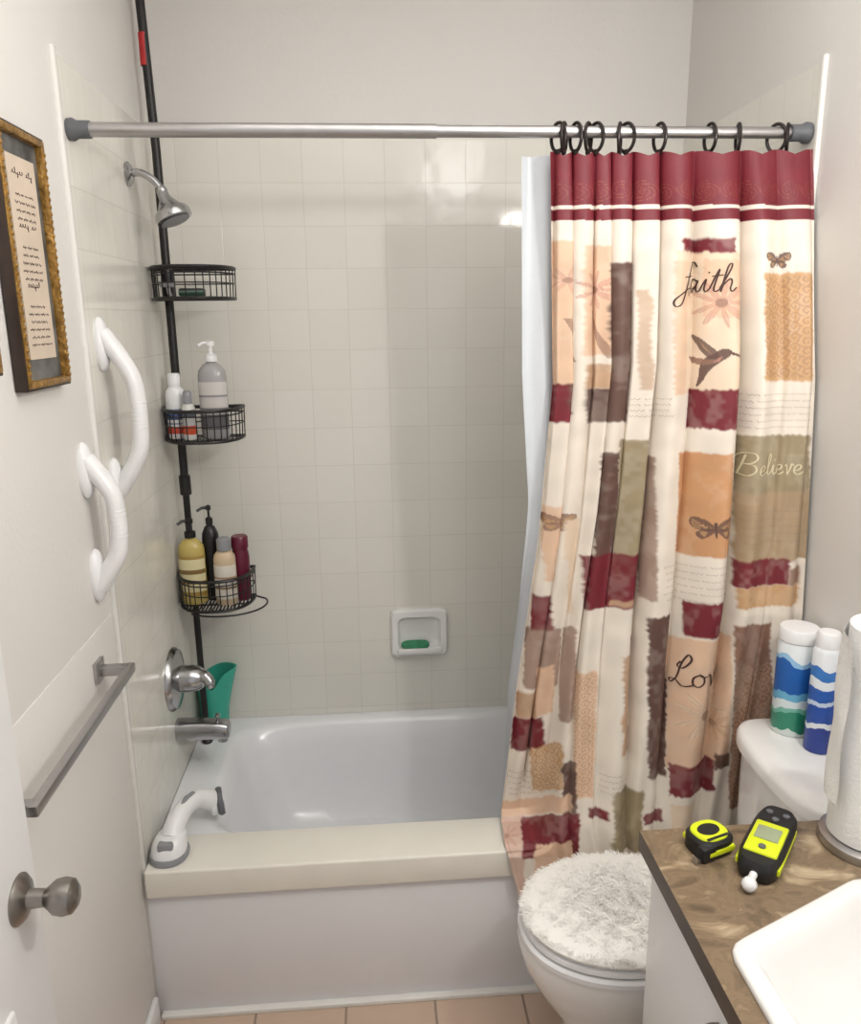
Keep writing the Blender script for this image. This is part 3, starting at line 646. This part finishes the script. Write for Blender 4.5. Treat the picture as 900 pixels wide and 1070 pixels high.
m=MB(); m.loft([sell(1.412,TC,.079,.174,.772,2.9),sell(1.412,TC,.087,.182,.778,2.9),sell(1.412,TC,.087,.182,.797,2.9),sell(1.412,TC,.082,.177,.806,2.9),sell(1.412,TC,.072,.167,.8105,2.9),sell(1.412,TC,.03,.10,.812,2.6)]); mkobj('tank_lid',m,M_porc,to)
# shaggy cover
cv=thing('toilet_lid_cover',(1.078,TY,.444),'shaggy off-white fluffy cover on the toilet lid','lid cover')
m=MB(); m.loft([sell(1.076,TY,.209,.163,.4445,2.2),sell(1.076,TY,.212,.166,.452,2.2),sell(1.076,TY,.189,.147,.462,2.2),sell(1.076,TY,.10,.07,.468,2.2)])
vs=[];fs=[]
for k in range(24000):
    r=math.sqrt(random.random()); th=random.random()*2*math.pi
    x=1.076+.209*r*math.cos(th); y=TY+.163*r*math.sin(th); z=.449+.019*(1-r*r)+.003*math.sin(x*90)*math.sin(y*80)
    cl=2.2*math.sin(x*85+1.3*math.sin(y*70))+2.2*math.cos(y*90); yaw_=cl+random.gauss(0,1.0) if r<.9 else th+random.uniform(-.7,.7); ln=random.uniform(.008,.018); w=random.uniform(.0005,.0012); lift=random.uniform(.2,.75)
    dx,dy=math.cos(yaw_),math.sin(yaw_); o=len(vs)
    for j in range(4):
        t_=j/3; cu=ln*t_; pX=x+dx*cu*(.5+.5*t_)*.9; pY=y+dy*cu*(.5+.5*t_)*.9; pz=z+lift*ln*math.sin(t_*1.9)*.9
        ww=w*(1-.8*t_*t_); vs+=[(pX-dy*ww,pY+dx*ww,pz),(pX+dy*ww,pY-dx*ww,pz+.0004)]
    for j in range(3): fs.append((o+2*j,o+2*j+1,o+2*j+3,o+2*j+2))
m.add(vs,fs); mkobj('shag_pile',m,M_fur,cv)['kind']='stuff'

# ------------------------------------------------------------ vanity
va_=thing('vanity_cabinet',(1.26,-1.2,0),'white painted bathroom vanity cabinet','cabinet')
m=MB(); m.box((1.03,-1.9,.09),(1.046,-.552,.804),.001); m.box((1.03,-.568,.09),(W-.002,-.552,.804),.001); m.box((1.03,-1.9,.09),(W-.002,-1.884,.804),.001); m.box((W-.012,-1.9,.09),(W-.002,-.552,.804)); m.box((1.03,-1.9,.09),(W-.002,-.552,.11)); m.box((1.07,-1.9,0),(W-.002,-.552,.09)); mkobj('cabinet_body',m,M_paintw,va_)
for y0_,y1_ in ((-.975,-.562),(-1.40,-.985),(-1.83,-1.41)):
    m=MB(); m.box((1.014,y0_,.11),(1.031,y1_,.785),.003); ob=mkobj('cabinet_door',m,M_paintw,va_)
    m=MB(); hy=y0_+.10; m.tube(smooth_path([(1.013,hy-.045,.752),(.992,hy-.04,.752),(.988,hy,.752),(.992,hy+.04,.752),(1.013,hy+.045,.752)],6),.0045,10)
    h=mkobj('handle',m,M_nickel,va_); h.parent=ob
SX,SY=1.262,-.935
def hexr(th,sc=1.,ell=0.):
    hx=[(1.033,-.797),(1.285,-.683),(1.480,-.775),(1.480,-1.10),(1.285,-1.187),(1.033,-1.073)]
    out=0
    for dth in (-.06,-.03,0,.03,.06):
        c,s=math.cos(th+dth),math.sin(th+dth); best=9
        for i in range(6):
            ax,ay=hx[i][0]-SX,hx[i][1]-SY; bx,by=hx[(i+1)%6][0]-SX,hx[(i+1)%6][1]-SY
            den=c*(by-ay)-s*(bx-ax)
            if abs(den)<1e-9: continue
            tt=(ax*(by-ay)-ay*(bx-ax))/den
            if tt>1e-6: best=min(best,tt)
        out+=best/5
    e=1/math.sqrt((math.cos(th)/.21)**2+(math.sin(th)/.235)**2)
    return (out*(1-ell)+e*ell)*sc
def hexl(off,z,ell=0.,n=120):
    o=[]
    for i in range(n):
        th=2*math.pi*i/n; r=hexr(th,1,ell)-off; o.append((SX+r*math.cos(th),SY+r*math.sin(th),z))
    return o
ct=thing('countertop',(1.25,-1.2,.805),'brown marbled laminate vanity countertop','countertop')
m=MB(); n=120; zt_,zb_=.84,.806; X0,X1,Y0,Y1=1.0,W-.001,-1.905,-.535
inner=hexl(.020,zt_,.05,n); outer=[]
for i in range(n):
    dx,dy=inner[i][0]-SX,inner[i][1]-SY; t=min([( (X1-SX)/dx) if dx>1e-9 else 1e9,((X0-SX)/dx) if dx<-1e-9 else 1e9,((Y1-SY)/dy) if dy>1e-9 else 1e9,((Y0-SY)/dy) if dy<-1e-9 else 1e9]); outer.append([SX+dx*t,SY+dy*t,zt_])
for cxn,cyn in ((X0,Y0),(X0,Y1),(X1,Y0),(X1,Y1)):
    k=min(range(n),key=lambda i:(outer[i][0]-cxn)**2+(outer[i][1]-cyn)**2); outer[k][0],outer[k][1]=cxn,cyn
inb=[(p[0],p[1],zb_) for p in inner]; outb=[(p[0],p[1],zb_) for p in outer]
m.loft([inb,inner],cap0=False,cap1=False,smooth=False); m.loft([inner,outer],cap0=False,cap1=False,smooth=False); m.loft([outer,outb],mi=1,cap0=False,cap1=False,smooth=False); m.loft([outb,inb],cap0=False,cap1=False,smooth=False)
mkobj('laminate_top',m,[M_counter,M_cedge],ct)
sk=thing('sink',(SX,SY,.72),'white angular drop-in sink set in the brown countertop','sink')
m=MB(); m.loft([hexl(o,z,el) for o,z,el in [(0,.8405,0),(.0,.8455,0),(.002,.8485,0),(.006,.850,0),(.024,.8495,.02),(.030,.846,.04),(.040,.826,.10),(.058,.788,.25),(.085,.755,.55),(.12,.735,.9),(.17,.728,1)]],cap0=False); mkobj('basin',m,M_porc,sk)
m=MB(); m.lathe([(.0005,0),(.02,0),(.02,.003),(.0005,.004)],(SX,SY,.7285)); mkobj('drain',m,M_chrome,sk)

# ------------------------------------------------------------ items on tank / counter
zt2=.8125
t=thing('wipes_canister',(1.446,-.190,zt2),'white wipes canister with blue and green label','canister')
m=MB(); m.lathe([(.037,0),(.0395,.004),(.0395,.200),(.037,.206)],(1.446,-.190,zt2),n=40); mkobj('canister_body',m,mat_bands('wipes_label',[(0,(225,235,230)),(.05,(40,140,110)),(.26,(120,190,170)),(.31,(225,238,240)),(.40,(110,180,215)),(.48,(30,95,175)),(.78,(150,195,228)),(.83,(232,238,240))],wv=.30),t)
m=MB(); m.lathe([(.038,0),(.0400,.002),(.0400,.024),(.037,.028),(.0005,.029)],(1.446,-.190,zt2+.206),n=40); mkobj('lid',m,M_white,t)
t=thing('spray_can',(1.460,-.270,zt2),'white and blue aerosol spray can','spray can')
m=MB(); m.lathe([(.024,0),(.026,.003),(.026,.214),(.022,.224),(.02,.226)],(1.460,-.270,zt2)); mkobj('can_body',m,mat_bands('spray_label',[(0,(30,60,150)),(.24,(235,240,245)),(.29,(35,80,170)),(.46,(200,215,235)),(.50,(45,95,180)),(.62,(230,236,242)),(.70,(60,120,195)),(.80,(232,236,240))],wv=.16),t)
m=MB(); m.lathe([(.0225,0),(.0225,.028),(.019,.033),(.0005,.034)],(1.460,-.270,zt2+.222)); mkobj('cap',m,M_white,t)
RX,RY=1.352,-.600
t=thing('paper_towel_holder',(RX,RY,.84),'satin steel paper towel stand on the countertop','paper towel holder')
m=MB(); m.lathe([(.0005,0),(.070,0),(.072,.004),(.070,.014),(.062,.018),(.0005,.018)],(RX,RY,.8405),n=48); mkobj('base',m,M_satin,t)
m=MB(); m.tube([(RX,RY,.858),(RX,RY,1.235)],.006,14); m.lathe([(.0005,-.012),(.009,-.008),(.012,0),(.009,.008),(.0005,.012)],(RX,RY,1.245)); mkobj('post',m,M_satin,t)
t=thing('paper_towel_roll',(RX,RY,.86),'white paper towel roll with a loose hanging sheet','paper towel')
m=MB(); m.lathe([(.020,0),(.058,0),(.060,.002),(.060,.353),(.058,.355),(.020,.355),(.020,0)],(RX,RY,.860),n=48,cap=False); mkobj('roll',m,M_tissue,t)
m=MB(); vs=[]
pp=smooth_path([(RX-.030,RY+.053),(RX-.052,RY+.038),(RX-.070,RY+.018),(RX-.078,RY-.01),(RX-.079,RY-.03)],6)
for z in np.linspace(.935,1.205,14):
    for i,p in enumerate(pp): vs.append((p[0]+.002*math.sin(z*40+i*.3),p[1],z))
npp=len(pp); m.add(vs,[(j*npp+i,j*npp+i+1,(j+1)*npp+i+1,(j+1)*npp+i) for j in range(13) for i in range(npp-1)]); mkobj('loose_sheet',m,M_tissue,t)
# tape measure
c=Vector((1.095,-.588,.8405)); ang=.35; Mt=Matrix.Translation(c)@Matrix.Rotation(ang,4,'Z')@Matrix.Scale(.90,4)
t=thing('tape_measure',tuple(c),'yellow and black tape measure lying on the countertop','tape measure')
def TL(L): return [tuple(Mt@Vector(p)) for p in L]
m=MB(); m.loft([TL(sell(0,0,.036,.031,0,3)),TL(sell(0,0,.038,.033,.004,3)),TL(sell(0,0,.038,.033,.028,3)),TL(sell(0,0,.034,.029,.033,3))]); m.box((-.042,-.034,0),(-.012,-.014,.028),.004,M=Mt); mkobj('case',m,M_blk,t)
m=MB(); m.loft([TL(sell(0,.001,.032,.028,.0328,2.6)),TL(sell(0,.001,.031,.027,.0355,2.6))]); m.box((-.030,-.0345,.008),(.030,.0345,.020),.003,M=Mt); mkobj('yellow_cover',m,M_yellow,t)
m=MB(); m.loft([TL(sell(0,.003,.022,.016,.0350,2)),TL(sell(0,.003,.021,.015,.0365,2))]); m.box((-.024,-.024,.0348),(.024,-.018,.0364),.0008,M=Mt); mkobj('emblem',m,M_blk,t)
m=MB(); m.box((-.050,-.028,.003),(-.040,-.018,.006),M=Mt); m.box((-.052,-.030,0),(-.050,-.016,.012),M=Mt); mkobj('blade_hook',m,M_satin,t)
# meter
c=Vector((1.186,-.604,.8405)); Mt=Matrix.Translation(c)@Matrix.Rotation(math.radians(-40),4,'Z')
t=thing('moisture_meter',tuple(c),'yellow and black handheld meter with screen on the countertop','meter')
m=MB(); m.loft([TL(sell(0,-.002,.028,.084,0,4)),TL(sell(0,-.002,.032,.088,.006,4)),TL(sell(0,-.002,.032,.088,.024,4)),TL(sell(0,-.002,.027,.083,.032,4))]); mkobj('case',m,M_blk,t)
m=MB(); m.box((-.025,-.062,.028),(.025,.026,.035),.003,M=Mt); m.box((-.0325,-.07,.010),(-.028,.05,.020),.001,M=Mt); m.box((.028,-.07,.010),(.0325,.05,.020),.001,M=Mt); mkobj('yellow_face',m,M_yellow,t)
m=MB(); m.box((-.018,-.026,.0345),(.018,.010,.0365),.0008,M=Mt); mkobj('screen',m,M_lcd,t)
for bx,by in ((0,-.046),(0,.040),(-.013,.058),(.013,.058)):
    m=MB(); m.lathe([(.0005,0),(.0055,0),(.0055,.003),(.0005,.0035)],tuple(Mt@Vector((bx,by,.0318 if by>.02 else .0345))),n=16); mkobj('button',m,M_dgray,t)
m=MB(); m.tube([tuple(Mt@Vector((0,-.088,.014))),tuple(Mt@Vector((0,-.106,.014)))],.006,12); m.lathe([(.0005,-.0115),(.006,-.010),(.0100,-.005),(.0115,0),(.0100,.005),(.006,.010),(.0005,.0115)],tuple(Mt@Vector((0,-.113,.0120)))); mkobj('ball_sensor',m,M_white,t)

# ------------------------------------------------------------ lights
def pl(loc,e,r,col=(1,.98,.95)):
    l=bpy.data.lights.new('vanity_bulb','POINT'); l.energy=e; l.shadow_soft_size=r; l.color=col; o=bpy.data.objects.new('vanity_bulb',l); o.location=loc; COL.objects.link(o)
pl((1.38,-1.00,2.10),20.5,.035); pl((1.04,-1.25,2.40),6.5,.13)
l=bpy.data.lights.new('ceiling_fill','AREA'); l.shape='RECTANGLE'; l.size=1.1; l.size_y=1.6; l.energy=8; l.color=(1,.985,.96); o=bpy.data.objects.new('ceiling_fill',l); o.location=(.75,-.8,H-.02); COL.objects.link(o)  # soft area fill added under the ceiling for ambient light, no real fixture
wd=bpy.data.worlds.new('World'); scene.world=wd; wd.use_nodes=True; wd.node_tree.nodes['Background'].inputs[0].default_value=(.99,.99,1,1); wd.node_tree.nodes['Background'].inputs[1].default_value=.62

# ------------------------------------------------------------ camera
cx,cy,cz,yaw,pitch,roll,f=0.5735,-1.6680,1.6755,0.0734,0.2401,-0.0119,831.37
fwd=Vector((math.sin(yaw)*math.cos(pitch),math.cos(yaw)*math.cos(pitch),-math.sin(pitch))); r=Vector((math.cos(yaw),-math.sin(yaw),0)); u=r.cross(fwd)
r2=r*math.cos(roll)+u*math.sin(roll); u2=-r*math.sin(roll)+u*math.cos(roll)
cam=bpy.data.cameras.new('camera'); co=bpy.data.objects.new('camera',cam); COL.objects.link(co)
Mx=Matrix((r2,u2,-fwd)).transposed().to_4x4(); Mx.translation=(cx,cy,cz); co.matrix_world=Mx
cam.sensor_fit='VERTICAL'; cam.sensor_height=24; cam.lens=f/1070*24; cam.clip_start=.02
scene.camera=co
